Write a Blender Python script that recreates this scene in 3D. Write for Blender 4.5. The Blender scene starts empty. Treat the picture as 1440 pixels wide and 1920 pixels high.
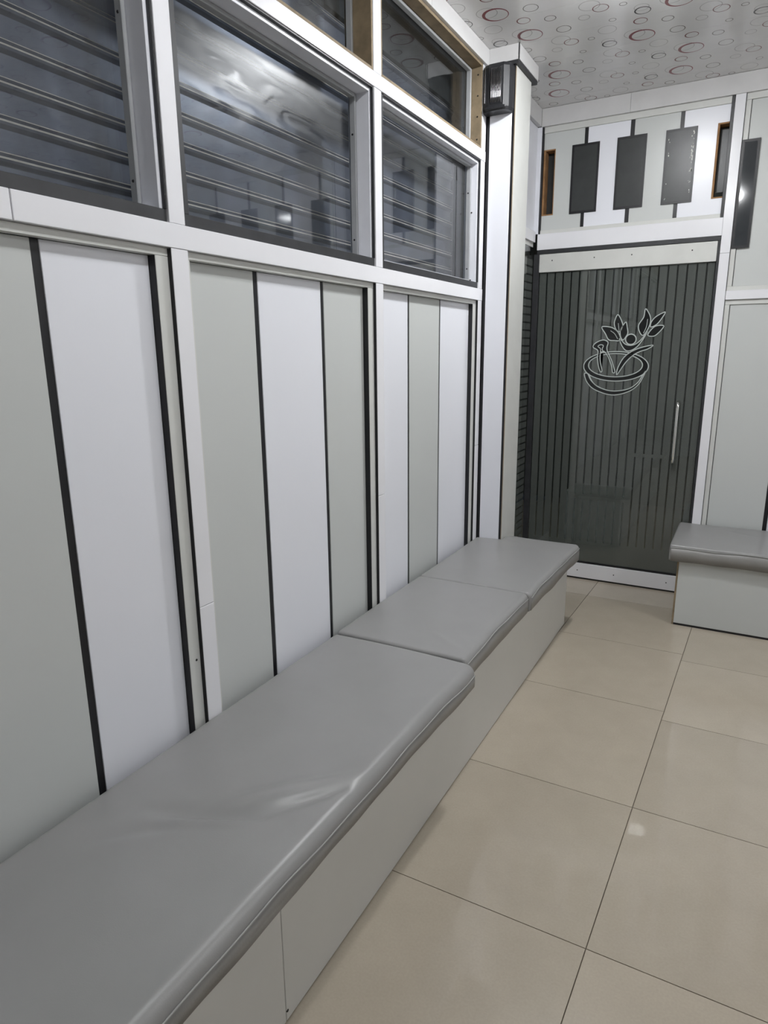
import bpy, bmesh, math, random
from mathutils import Matrix, Vector
random.seed(7)
scene = bpy.context.scene
COL = scene.collection

# ------------------------------------------------------------------ camera
cam_d = bpy.data.cameras.new('camera')
cam = bpy.data.objects.new('camera', cam_d)
COL.objects.link(cam)
yaw, pitch, roll = math.radians(-28.798), math.radians(-13.649), math.radians(-0.558)
fw = Vector((math.sin(yaw)*math.cos(pitch), math.cos(yaw)*math.cos(pitch), math.sin(pitch)))
r0 = fw.cross(Vector((0, 0, 1))).normalized(); u0 = r0.cross(fw)
rt = r0*math.cos(roll) + u0*math.sin(roll); up = -r0*math.sin(roll) + u0*math.cos(roll)
cam.matrix_world = Matrix(((rt.x, up.x, -fw.x, 0), (rt.y, up.y, -fw.y, 0), (rt.z, up.z, -fw.z, 1.5), (0, 0, 0, 1)))
cam_d.sensor_fit = 'VERTICAL'; cam_d.sensor_height = 36.0
cam_d.lens = 1239.0/1920*36
cam_d.clip_start = 0.02
scene.camera = cam

# ------------------------------------------------------------------ world, exposure
world = bpy.data.worlds.new('night'); scene.world = world; world.use_nodes = True
world.node_tree.nodes['Background'].inputs[0].default_value = (0.02, 0.025, 0.035, 1)
world.node_tree.nodes['Background'].inputs[1].default_value = 0.3
vs = scene.view_settings
vs.view_transform = 'Standard'; vs.look = 'None'; vs.gamma = 1.0; vs.use_curve_mapping = False
vs.exposure = 0.18
LAMP_POWER = 430.0          # emission strength of each ceiling lamp's diffuser
LAMPS = [(-0.51, 2.90, 1.), (1.76, 2.55, .60), (-0.34, 1.20, .50), (1.76, 0.80, .25), (-0.92, 4.60, .22)]   # x, y, relative output; last one is added to brighten the lobby cabinet

# ------------------------------------------------------------------ measures (metres)
XL = -1.280      # front plane of posts and rails on the left wall
YB = 4.324       # front plane of posts and rails on the back wall
XR, YF = 2.40, -1.60
ZC = 2.900       # ceiling

# ------------------------------------------------------------------ materials
def srgb(r, g, b):
    f = lambda c: (c/255/12.92 if c/255 <= .04045 else ((c/255+.055)/1.055)**2.4)
    return (f(r), f(g), f(b), 1)

def mat(name, col, rough=.5, spec=.5, metal=0., var=.0, scale=6., bump=0., bscale=300., coat=0., rvar=0.):
    m = bpy.data.materials.new(name); m.use_nodes = True
    nt = m.node_tree; b = nt.nodes['Principled BSDF']
    b.inputs['Base Color'].default_value = (*col[:3], 1)
    b.inputs['Roughness'].default_value = rough
    b.inputs['Specular IOR Level'].default_value = spec
    b.inputs['Metallic'].default_value = metal
    b.inputs['Coat Weight'].default_value = coat
    tc = nt.nodes.new('ShaderNodeTexCoord')
    if var > 0 or rvar > 0:
        n = nt.nodes.new('ShaderNodeTexNoise'); n.inputs['Scale'].default_value = scale
        n.inputs['Detail'].default_value = 5; n.inputs['Roughness'].default_value = .6
        nt.links.new(tc.outputs['Object'], n.inputs['Vector'])
        mr = nt.nodes.new('ShaderNodeMapRange')
        mr.inputs['From Min'].default_value = .3; mr.inputs['From Max'].default_value = .7
        mr.inputs['To Min'].default_value = 1-var; mr.inputs['To Max'].default_value = 1+var*.5
        nt.links.new(n.outputs['Fac'], mr.inputs['Value'])
        mx = nt.nodes.new('ShaderNodeVectorMath'); mx.operation = 'SCALE'
        mx.inputs[0].default_value = col[:3]
        nt.links.new(mr.outputs['Result'], mx.inputs['Scale'])
        nt.links.new(mx.outputs['Vector'], b.inputs['Base Color'])
        if rvar > 0:
            m2 = nt.nodes.new('ShaderNodeMapRange')
            m2.inputs['From Min'].default_value = .3; m2.inputs['From Max'].default_value = .7
            m2.inputs['To Min'].default_value = rough-rvar; m2.inputs['To Max'].default_value = rough+rvar
            nt.links.new(n.outputs['Fac'], m2.inputs['Value'])
            nt.links.new(m2.outputs['Result'], b.inputs['Roughness'])
    if bump > 0:
        n2 = nt.nodes.new('ShaderNodeTexNoise'); n2.inputs['Scale'].default_value = bscale
        n2.inputs['Detail'].default_value = 3
        nt.links.new(tc.outputs['Object'], n2.inputs['Vector'])
        bp = nt.nodes.new('ShaderNodeBump'); bp.inputs['Strength'].default_value = bump
        bp.inputs['Distance'].default_value = .002
        nt.links.new(n2.outputs['Fac'], bp.inputs['Height'])
        nt.links.new(bp.outputs['Normal'], b.inputs['Normal'])
    return m

M = {}
M['white'] = mat('white_laminate', (.78, .79, .84), .30, .45, var=.010, scale=2, bump=.02)
M['rail'] = mat('white_rail_laminate', (.80, .80, .83), .20, .5, var=.02, scale=7)
M['grey'] = mat('grey_laminate', (.563, .580, .568), .30, .42, var=.012, scale=2, bump=.02)
M['frame'] = mat('pale_frame_laminate', (.62, .625, .60), .38, .4, var=.05, scale=8)
M['black'] = mat('black_edge_band', (.012, .012, .014), .38, .4, var=.2, scale=9)
M['gasket'] = mat('dark_window_border', (.03, .031, .034), .45, .4, var=.3, scale=14)
M['wood'] = mat('raw_plywood', (.27, .21, .135), .7, .25, var=.35, scale=11, bump=.15, bscale=60)
M['orange'] = mat('raw_board_edge', (.34, .19, .09), .7, .2, var=.3, scale=20)
M['reveal'] = mat('window_reveal_laminate', (.76, .77, .82), .35, .4, var=.06, scale=6)
M['bead'] = mat('grey_glazing_bead', (.36, .37, .38), .4, .45, var=.1, scale=10)
M['cornice'] = mat('cornice_board', (.62, .615, .615), .33, .4, var=.07, scale=5)
M['base'] = mat('bench_laminate', (.61, .605, .575), .30, .42, var=.03, scale=3, bump=.02)
M['rbase'] = mat('side_bench_laminate', (.55, .57, .56), .32, .42, var=.03, scale=3)
M['plaster'] = mat('pale_plaster', (.70, .70, .70), .6, .3, var=.04, scale=3)
M['chrome'] = mat('chrome', (.80, .80, .78), .12, .5, metal=1.)
M['screw'] = mat('dark_screw', (.03, .03, .03), .4, .5, metal=.6)
M['speaker'] = mat('speaker_body', (.022, .023, .026), .42, .4, var=.2, scale=30, bump=.1, bscale=400)
M['grille'] = mat('speaker_grille', (.36, .36, .37), .16, .6, metal=1.)
M['shutter'] = mat('painted_shutter_steel', (.135, .145, .18), .36, .5, metal=.3, var=.3, scale=9)
M['slat_glint'] = mat('slat_painted_glint', (.66, .60, .50), .45, .5, metal=.1, var=.35, scale=18)  # lamp highlight on the rounded slat beads, put in as tan colour
M['dark'] = mat('unlit_board', (.035, .037, .035), .7, .3, var=.3, scale=4)
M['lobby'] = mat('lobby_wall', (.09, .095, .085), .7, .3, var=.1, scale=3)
M['skirt'] = mat('cushion_side_vinyl', (.245, .24, .23), .36, .5, var=.08, scale=12, bump=.12, bscale=240)

def vinyl():
    m = mat('grey_vinyl', (.272, .270, .266), .35, .5, var=.05, scale=5, bump=.10, bscale=420)
    return m
M['vinyl'] = vinyl()
M['welt'] = mat('cushion_welt', (.33, .33, .32), .45, .4)

def tile_mat():
    m = mat('polished_beige_tile', (.43, .378, .305), .20, .30, var=.05, scale=7)
    nt = m.node_tree; b = nt.nodes['Principled BSDF']
    b.inputs['Coat Weight'].default_value = .45; b.inputs['Coat Roughness'].default_value = .025
    src = b.inputs['Base Color'].links[0].from_socket
    oi = nt.nodes.new('ShaderNodeObjectInfo')
    mr = nt.nodes.new('ShaderNodeMapRange'); mr.inputs['To Min'].default_value = .93; mr.inputs['To Max'].default_value = 1.03
    nt.links.new(oi.outputs['Random'], mr.inputs['Value'])
    sp = nt.nodes.new('ShaderNodeTexNoise'); sp.inputs['Scale'].default_value = 160; sp.inputs['Detail'].default_value = 2
    tc = nt.nodes.new('ShaderNodeTexCoord'); nt.links.new(tc.outputs['Object'], sp.inputs['Vector'])
    m2 = nt.nodes.new('ShaderNodeMapRange'); m2.inputs['From Min'].default_value = .3; m2.inputs['From Max'].default_value = .7
    m2.inputs['To Min'].default_value = .965; m2.inputs['To Max'].default_value = 1.03
    nt.links.new(sp.outputs['Fac'], m2.inputs['Value'])
    mu = nt.nodes.new('ShaderNodeMath'); mu.operation = 'MULTIPLY'
    nt.links.new(mr.outputs['Result'], mu.inputs[0]); nt.links.new(m2.outputs['Result'], mu.inputs[1])
    vm = nt.nodes.new('ShaderNodeVectorMath'); vm.operation = 'SCALE'
    nt.links.new(src, vm.inputs[0]); nt.links.new(mu.outputs[0], vm.inputs['Scale'])
    nt.links.new(vm.outputs['Vector'], b.inputs['Base Color'])
    return m
M['tile'] = tile_mat()
M['grout'] = mat('tile_grout', (.20, .17, .13), .8, .2, var=.2, scale=30)

def ring_mat():
    # printed rings of a ceiling panel; the print repeats every 0.63 m along the panel
    m = mat('ring_print_panel', (.78, .775, .77), .22, .45, var=.04, scale=9)
    nt = m.node_tree; b = nt.nodes['Principled BSDF']
    cur = b.inputs['Base Color'].links[0].from_socket
    tc = nt.nodes.new('ShaderNodeTexCoord')
    sp = nt.nodes.new('ShaderNodeSeparateXYZ'); nt.links.new(tc.outputs['Object'], sp.inputs[0])
    def mth(op, a, c=None, d=None):
        n = nt.nodes.new('ShaderNodeMath'); n.operation = op
        for i, v in enumerate((a, c, d)):
            if v is None: continue
            if isinstance(v, (int, float)): n.inputs[i].default_value = v
            else: nt.links.new(v, n.inputs[i])
        return n.outputs[0]
    red, blk, gry, fnt = (.24, .075, .085), (.075, .07, .07), (.20, .185, .175), (.46, .45, .445)
    brn = (.20, .09, .09)
    rings = [(-.028, -.030, .046, .0035, fnt, 0), (.000, .000, .057, .0085, red, .006), (.014, -.147, .030, .0045, brn, .002),
             (.293, -.135, .044, .0035, fnt, 0), (.331, -.092, .034, .004, brn, 0), (.483, -.012, .031, .003, fnt, 0),
             (.483, .018, .034, .0052, blk, .002), (.149, .018, .033, .004, gry, 0), (.122, -.110, .026, .004, gry, 0),
             (.420, -.080, .016, .0032, gry, 0), (.356, .040, .016, .0032, gry, 0), (.501, -.133, .041, .0035, fnt, 0),
             (.252, -.042, .025, .0035, fnt, 0)]
    for dx, dy, r, w, c, ecc in rings:
        x = mth('WRAP', mth('SUBTRACT', sp.outputs['X'], dx), .315, -.315)
        y = mth('SUBTRACT', sp.outputs['Y'], dy)
        d = mth('SQRT', mth('ADD', mth('MULTIPLY', x, x), mth('MULTIPLY', y, y)))
        # a calligraphic ring: the inner circle sits a little off centre
        x2 = mth('SUBTRACT', x, ecc*.7); y2 = mth('SUBTRACT', y, ecc*.5)
        d2 = mth('SQRT', mth('ADD', mth('MULTIPLY', x2, x2), mth('MULTIPLY', y2, y2)))
        a = mth('MULTIPLY', mth('LESS_THAN', d, r), mth('GREATER_THAN', d2, r-w))
        mx = nt.nodes.new('ShaderNodeMix'); mx.data_type = 'RGBA'
        nt.links.new(a, mx.inputs[0]); nt.links.new(cur, mx.inputs[6]); mx.inputs[7].default_value = (*c, 1)
        cur = mx.outputs[2]
    nt.links.new(cur, b.inputs['Base Color'])
    return m
M['ceiling'] = ring_mat()

def glass_mat(name, tint, dirt=.0, dirt_col=(.45, .45, .45), smear=0., haze=False):
    m = bpy.data.materials.new(name); m.use_nodes = True
    nt = m.node_tree; nt.nodes.remove(nt.nodes['Principled BSDF'])
    out = nt.nodes['Material Output']
    tr = nt.nodes.new('ShaderNodeBsdfTransparent'); tr.inputs[0].default_value = (*tint, 1)
    gl = nt.nodes.new('ShaderNodeBsdfGlossy'); gl.inputs['Roughness'].default_value = .01
    lw = nt.nodes.new('ShaderNodeLayerWeight'); lw.inputs['Blend'].default_value = .5
    pw = nt.nodes.new('ShaderNodeMath'); pw.operation = 'POWER'; pw.inputs[1].default_value = 5
    nt.links.new(lw.outputs['Facing'], pw.inputs[0])
    ma = nt.nodes.new('ShaderNodeMath'); ma.operation = 'MULTIPLY_ADD'; ma.inputs[1].default_value = .955; ma.inputs[2].default_value = .065
    nt.links.new(pw.outputs[0], ma.inputs[0])
    mx = nt.nodes.new('ShaderNodeMixShader')
    nt.links.new(ma.outputs[0], mx.inputs[0]); nt.links.new(tr.outputs[0], mx.inputs[1]); nt.links.new(gl.outputs[0], mx.inputs[2])
    cur = mx.outputs[0]
    if dirt > 0:
        tc = nt.nodes.new('ShaderNodeTexCoord')
        mp = nt.nodes.new('ShaderNodeMapping'); mp.inputs['Rotation'].default_value = (math.radians(35), 0, 0); mp.inputs['Scale'].default_value = (1, .6, 2.4)
        nt.links.new(tc.outputs['Object'], mp.inputs[0])
        n = nt.nodes.new('ShaderNodeTexNoise'); n.inputs['Scale'].default_value = 9; n.inputs['Detail'].default_value = 8; n.inputs['Distortion'].default_value = 1.2
        nt.links.new(mp.outputs[0], n.inputs['Vector'])
        mr = nt.nodes.new('ShaderNodeMapRange'); mr.inputs['From Min'].default_value = .35; mr.inputs['From Max'].default_value = .75
        mr.inputs['To Min'].default_value = dirt*.2; mr.inputs['To Max'].default_value = dirt
        nt.links.new(n.outputs['Fac'], mr.inputs['Value'])
        df = nt.nodes.new('ShaderNodeBsdfDiffuse'); df.inputs[0].default_value = (*dirt_col, 1)
        m2 = nt.nodes.new('ShaderNodeMixShader')
        nt.links.new(mr.outputs['Result'], m2.inputs[0]); nt.links.new(cur, m2.inputs[1]); nt.links.new(df.outputs[0], m2.inputs[2])
        cur = m2.outputs[0]
        if smear > 0:
            g2 = nt.nodes.new('ShaderNodeBsdfGlossy'); g2.inputs['Roughness'].default_value = .33
            m4 = nt.nodes.new('ShaderNodeMapRange'); m4.inputs['From Min'].default_value = .35; m4.inputs['From Max'].default_value = .7
            m4.inputs['To Min'].default_value = 0; m4.inputs['To Max'].default_value = smear
            nt.links.new(n.outputs['Fac'], m4.inputs['Value'])
            m3 = nt.nodes.new('ShaderNodeMixShader')
            nt.links.new(m4.outputs['Result'], m3.inputs[0]); nt.links.new(cur, m3.inputs[1]); nt.links.new(g2.outputs[0], m3.inputs[2])
            cur = m3.outputs[0]
        if haze:      # greasy wiped area over the upper part of the pane
            sx = nt.nodes.new('ShaderNodeSeparateXYZ'); nt.links.new(tc.outputs['Object'], sx.inputs[0])
            nz = nt.nodes.new('ShaderNodeMath'); nz.operation = 'MULTIPLY_ADD'; nz.inputs[1].default_value = .35
            nt.links.new(n.outputs['Fac'], nz.inputs[0]); nt.links.new(sx.outputs['Z'], nz.inputs[2])
            mh = nt.nodes.new('ShaderNodeMapRange'); mh.inputs['From Min'].default_value = .20; mh.inputs['From Max'].default_value = .30
            mh.inputs['To Min'].default_value = .01; mh.inputs['To Max'].default_value = .36
            mc = nt.nodes.new('ShaderNodeMapRange'); mc.inputs['From Min'].default_value = .16; mc.inputs['From Max'].default_value = .30
            mc.inputs['To Min'].default_value = .95; mc.inputs['To Max'].default_value = .26
            nt.links.new(nz.outputs[0], mc.inputs['Value']); nt.links.new(mc.outputs['Result'], gl.inputs['Color'])
            nt.links.new(nz.outputs[0], mh.inputs['Value']); nt.links.new(mh.outputs['Result'], gl.inputs['Roughness'])
    nt.links.new(cur, out.inputs['Surface'])
    return m
M['glass'] = glass_mat('window_glass', (.86, .88, .90), .02, (.4, .42, .42), .012)
M['hglass'] = glass_mat('smeared_window_glass', (.84, .86, .88), .05, (.4, .42, .42), .02, True)
M['dglass'] = glass_mat('door_glass', (.80, .84, .82), .012)
M['vglass'] = glass_mat('smoked_glass', (.30, .31, .32), .03, (.4, .4, .4))

def film_mat():
    m = bpy.data.materials.new('frosted_film'); m.use_nodes = True
    nt = m.node_tree; nt.nodes.remove(nt.nodes['Principled BSDF']); out = nt.nodes['Material Output']
    df = nt.nodes.new('ShaderNodeBsdfDiffuse'); df.inputs[0].default_value = (.23, .252, .235, 1)
    tl = nt.nodes.new('ShaderNodeBsdfTranslucent'); tl.inputs[0].default_value = (.16, .17, .16, 1)
    tr = nt.nodes.new('ShaderNodeBsdfTransparent'); tr.inputs[0].default_value = (.62, .65, .62, 1)
    gl = nt.nodes.new('ShaderNodeBsdfGlossy'); gl.inputs['Roughness'].default_value = .012; gl.inputs[0].default_value = (.8, .8, .8, 1)
    def mix(f, a, b):
        x = nt.nodes.new('ShaderNodeMixShader'); x.inputs[0].default_value = f
        nt.links.new(a, x.inputs[1]); nt.links.new(b, x.inputs[2]); return x
    a = mix(.35, df.outputs[0], tl.outputs[0]); a = mix(.50, a.outputs[0], tr.outputs[0])
    lw = nt.nodes.new('ShaderNodeLayerWeight'); lw.inputs['Blend'].default_value = .5
    pw = nt.nodes.new('ShaderNodeMath'); pw.operation = 'POWER'; pw.inputs[1].default_value = 5; nt.links.new(lw.outputs['Facing'], pw.inputs[0])
    ma = nt.nodes.new('ShaderNodeMath'); ma.operation = 'MULTIPLY_ADD'; ma.inputs[1].default_value = .9; ma.inputs[2].default_value = .075; nt.links.new(pw.outputs[0], ma.inputs[0])
    b = mix(.05, a.outputs[0], gl.outputs[0]); nt.links.new(ma.outputs[0], b.inputs[0])
    nt.links.new(b.outputs[0], out.inputs['Surface'])
    return m
M['film'] = film_mat()
M['decal'] = mat('emblem_dark_fill', (.012, .013, .013), .12, .4)
M['line'] = mat('emblem_pale_outline', (.50, .54, .52), .35, .4)
M['flake'] = mat('peeled_film_flake', (.75, .76, .70), .6, .3)

def emit_mat(name, col, s):
    m = bpy.data.materials.new(name); m.use_nodes = True; nt = m.node_tree
    nt.nodes.remove(nt.nodes['Principled BSDF'])
    e = nt.nodes.new('ShaderNodeEmission'); e.inputs[0].default_value = (*col, 1); e.inputs[1].default_value = s
    nt.links.new(e.outputs[0], nt.nodes['Material Output'].inputs['Surface']); return m

# ------------------------------------------------------------------ helpers
def link(name, me, m, parent=None, loc=(0, 0, 0), smooth=False):
    o = bpy.data.objects.new(name, me); COL.objects.link(o); o.location = loc
    if m is not None: me.materials.append(m)
    if smooth:
        for p in me.polygons: p.use_smooth = True
    if parent: o.parent = parent
    return o

def empty(name, loc=(0, 0, 0), parent=None):
    o = bpy.data.objects.new(name, None); COL.objects.link(o); o.location = loc; o.empty_display_size = .1
    if parent: o.parent = parent
    return o

def wpos(o):
    v = Vector(o.location)
    while o.parent: o = o.parent; v = v + Vector(o.location)
    return v

def tag(o, label, cat, group=None):
    o['label'] = label; o['category'] = cat
    if group: o['group'] = group
    return o

def struct(o, label=None):
    o['kind'] = 'structure'
    if label: o['label'] = label
    return o

def box(name, x0, x1, y0, y1, z0, z1, m, parent=None, bev=.0012):
    """board given in world coordinates; its origin is its centre"""
    c = Vector(((x0+x1)/2, (y0+y1)/2, (z0+z1)/2)); sx, sy, sz = x1-x0, y1-y0, z1-z0
    bm = bmesh.new(); bmesh.ops.create_cube(bm, size=1)
    bmesh.ops.scale(bm, vec=(sx, sy, sz), verts=bm.verts)
    b = min(bev, min(sx, sy, sz)*.3)
    if b > 0: bmesh.ops.bevel(bm, geom=bm.edges[:], offset=b, segments=1, affect='EDGES')
    me = bpy.data.meshes.new(name); bm.to_mesh(me); bm.free()
    loc = c - (wpos(parent) if parent else Vector())
    return link(name, me, m, parent, loc)

def boxes(name, lst, m, parent=None, bev=.0):
    """one part made of several boards joined"""
    bm = bmesh.new()
    for x0, x1, y0, y1, z0, z1 in lst:
        r = bmesh.ops.create_cube(bm, size=1)
        bmesh.ops.scale(bm, vec=(x1-x0, y1-y0, z1-z0), verts=r['verts'])
        bmesh.ops.translate(bm, vec=((x0+x1)/2, (y0+y1)/2, (z0+z1)/2), verts=r['verts'])
    me = bpy.data.meshes.new(name); bm.to_mesh(me); bm.free()
    loc = -(wpos(parent)) if parent else Vector()
    return link(name, me, m, parent, loc)

def mesh(name, verts, faces, m, parent=None, smooth=False):
    me = bpy.data.meshes.new(name); me.from_pydata(verts, [], faces); me.update()
    bm = bmesh.new(); bm.from_mesh(me); bmesh.ops.recalc_face_normals(bm, faces=bm.faces[:]); bm.to_mesh(me); bm.free()
    loc = -(wpos(parent)) if parent else Vector()
    return link(name, me, m, parent, loc, smooth)

def tube(name, pts, r, m, parent=None, n=12):
    P = [Vector(p) for p in pts]; V = []; F = []
    for i, p in enumerate(P):
        d = (P[min(i+1, len(P)-1)] - P[max(i-1, 0)]).normalized()
        a = d.orthogonal().normalized() if i == 0 else (pa - d*pa.dot(d)).normalized()
        pa = a; b = d.cross(a)
        for k in range(n):
            t = 2*math.pi*k/n; V.append(p + r*(a*math.cos(t) + b*math.sin(t)))
    for i in range(len(P)-1):
        for k in range(n):
            F.append((i*n+k, i*n+(k+1) % n, (i+1)*n+(k+1) % n, (i+1)*n+k))
    F.append(tuple(range(n))); F.append(tuple(range((len(P)-1)*n, len(P)*n)))
    return mesh(name, V, F, m, parent, True)

SCREW = {}
def screw(parent, x, y, z, axis):
    """small countersunk screw head, proud by half a millimetre"""
    if axis not in SCREW:
        bm = bmesh.new(); bmesh.ops.create_cone(bm, segments=10, cap_ends=True, radius1=.0042, radius2=.003, depth=.002)
        if axis == 'y': bmesh.ops.rotate(bm, matrix=Matrix.Rotation(math.pi/2, 3, 'X'), verts=bm.verts)
        if axis == 'x': bmesh.ops.rotate(bm, matrix=Matrix.Rotation(math.pi/2, 3, 'Y'), verts=bm.verts)
        me = bpy.data.meshes.new('screw'); bm.to_mesh(me); bm.free(); me.materials.append(M['screw']); SCREW[axis] = me
    o = bpy.data.objects.new('screw', SCREW[axis]); COL.objects.link(o); o.parent = parent
    o.location = Vector((x, y, z)) - wpos(parent)
    return o

# ================================================================== FLOOR
floor = struct(box('floor', -1.75, XR+.1, YF-.1, 6.9, -.06, -.006, M['grout'], None, 0))
TS = .625; GAP = .0013
def gx(i, y): return -.203 + i*TS + .031*(y-2.086)      # joints run a touch off square to the wall
rows = [2.086 + TS*j for j in range(-6, 8)]
for i in range(-3, 5):
    for j in range(len(rows)-1):
        y0, y1 = rows[j]+GAP, rows[j+1]-GAP
        if y1 < YF-.1 or y0 > 6.85: continue
        off = .0 if i >= 0 else (.075 if rows[j] > 2.6 else 0)
        if i < 0 and rows[j] > 2.6: y0 += off; y1 += off
        if i < 0 and abs(rows[j]-2.086) < .01: y1 += .075
        cy = (y0+y1)/2; cx = (gx(i, cy)+gx(i+1, cy))/2
        q = [(gx(i, y0)+GAP, y0), (gx(i+1, y0)-GAP, y0), (gx(i+1, y1)-GAP, y1), (gx(i, y1)+GAP, y1)]
        V = [(x-cx, y-cy, -.008) for x, y in q] + [(x-cx, y-cy, -.0003) for x, y in q]
        e = .00003
        ins = [(x-cx+(e if k in (0, 3) else -e), y-cy+(e if k in (0, 1) else -e), 0) for k, (x, y) in enumerate(q)]
        V += ins
        F = [(3, 2, 1, 0)] + [(a, (a+1) % 4, 4+(a+1) % 4, 4+a) for a in range(4)] + [(4+a, 4+(a+1) % 4, 8+(a+1) % 4, 8+a) for a in range(4)] + [(8, 9, 10, 11)]
        me = bpy.data.meshes.new('floor_tile'); me.from_pydata(V, [], F)
        o = link('floor_tile', me, M['tile'], floor, Vector((cx, cy, 0)) - wpos(floor))

# ================================================================== CEILING: printed panels side by side
ceil = struct(box('ceiling', -1.75, XR+.1, YF-.1, YB+.06, ZC+.012, ZC+.06, M['dark'], None, 0))
PW = .258
known = {0: -1.133, 1: -1.058, 2: -.611, 3: -1.055, 4: -1.123, -1: -1.30}
for k in range(-19, 6):
    ry = 3.097 + PW*k
    rx = known.get(k, random.uniform(-1.4, -.8))
    y0, y1 = -.186+.00015, .072-.00015
    if ry+y0 > YB+.02 or ry+y1 < YF-.02: continue
    y1 = min(y1, YB+.03-ry)
    xa, xb = -1.36-rx, XR+.02-rx
    V = [(xa, y0, .010), (xb, y0, .010), (xb, y1, .010), (xa, y1, .010),
         (xa, y0+.0003, 0), (xb, y0+.0003, 0), (xb, y1-.0003, 0), (xa, y1-.0003, 0)]
    F = [(0, 3, 2, 1), (4, 5, 6, 7)] + [(a, (a+1) % 4, 4+(a+1) % 4, 4+a) for a in range(4)]
    me = bpy.data.meshes.new('ceiling_panel'); me.from_pydata(V, [], F)
    bm = bmesh.new(); bm.from_mesh(me); bmesh.ops.recalc_face_normals(bm, faces=bm.faces[:]); bm.to_mesh(me); bm.free()
    link('ceiling_panel', me, M['ceiling'], ceil, Vector((rx, ry, ZC)) - wpos(ceil))

# ================================================================== LEFT WALL
wl = struct(empty('wall_left', (XL, 1.3, 0)))
Z_MB0, Z_MB1 = 1.752, 1.809       # middle rail
Z_UB0, Z_UB1 = 2.410, 2.458       # upper rail
Z_CB0 = 2.826                     # lower edge of the top rail
posts = [(.235, .291), (1.262, 1.318), (2.285, 2.341), (3.356, 3.408)]
prev = (-.79, -.734); prev2 = (-1.60, -1.56)
allposts = [prev2, prev] + posts
for a, b in allposts:
    seam = {1.262: .812, 2.285: .93}.get(a, 1.0)
    box('post', XL-.03, XL, a, b, 0, seam-.0008, M['rail'], wl)
    box('post', XL-.03, XL, a, b, seam+.0008, Z_MB0-.0006, M['rail'], wl)
    box('post', XL-.03, XL, a+.002, b-.002, Z_MB1+.0006, Z_UB0-.0006, M['rail'], wl)
    box('post', XL-.03, XL, a, b, Z_UB1+.0006, Z_CB0-.0006, M['rail'], wl)
    # dark banding on the side of the post that looks along the room
    box('edge_band', XL-.029, XL-.001, a-.0012, a-.0002, .3, Z_MB0-.002, M['black'], wl, 0)
for (ya, yb) in ((YF, .858), (.860, 3.410)):
    box('rail', XL-.03, XL+.001, ya, yb, Z_MB0, Z_MB1, M['rail'], wl)
box('rail', XL-.03, XL+.001, YF, 3.410, Z_UB0, Z_UB1, M['rail'], wl)
for ya, yb in ((YF, 2.739), (2.741, 3.405)):
    box('rail', XL-.03, XL+.012, ya, yb, Z_CB0, ZC-.001, M['cornice'], wl)
box('backing_board', XL-.075, XL-.052, YF, 3.41, 0, 1.78, M['dark'], wl, 0)

# lower bays: recessed frame, panels and black divider strips
XF = XL-.012; XP = XL-.034
bays = [  # y start, y end, divider positions, colours
    (.291, 1.262, [(.614, .634), (.911, .932)], ['white', 'grey', 'white']),
    (1.318, 2.285, [(1.607, 1.628), (1.958, 1.977)], ['grey', 'white', 'grey']),
    (2.341, 3.356, [(2.616, 2.632), (2.944, 2.958)], ['white', 'grey', 'white']),
    (-.734, .235, [(-.43, -.41), (-.10, -.08)], ['grey', 'white', 'grey']),
]
for a, b, divs, cols in bays:
    FW = .031
    # frame: top rail and two stiles
    box('frame_rail', XF-.022, XF, a+.001, b-.0016, 1.732, Z_MB0-.0006, M['frame'], wl, .001)
    box('frame_stile', XF-.022, XF, a+.001, a+.016, .36, 1.7315, M['frame'], wl, .001)
    s0 = b-.0425
    box('frame_stile', XF-.022, XF, s0, b-.0016, .36, 1.7315, M['frame'], wl, .001)
    box('edge_band', XF-.0215, XF-.0008, s0-.0016, s0-.0003, .36, 1.731, M['black'], wl, 0)
    cuts = [a+.0165] + [v for d in divs for v in d] + [s0-.002]
    for k, c in enumerate(cols):
        box('panel', XP-.016, XP, cuts[2*k], cuts[2*k+1], .36, 1.7312, M[c], wl, .001)
    for d in divs:
        box('divider_strip', XP-.016, XP-.0028, d[0]+.0005, d[1]-.0005, .36, 1.7312, M['black'], wl, 0)
screw(wl, XF+.0003, 1.245, .66, 'x')

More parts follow.
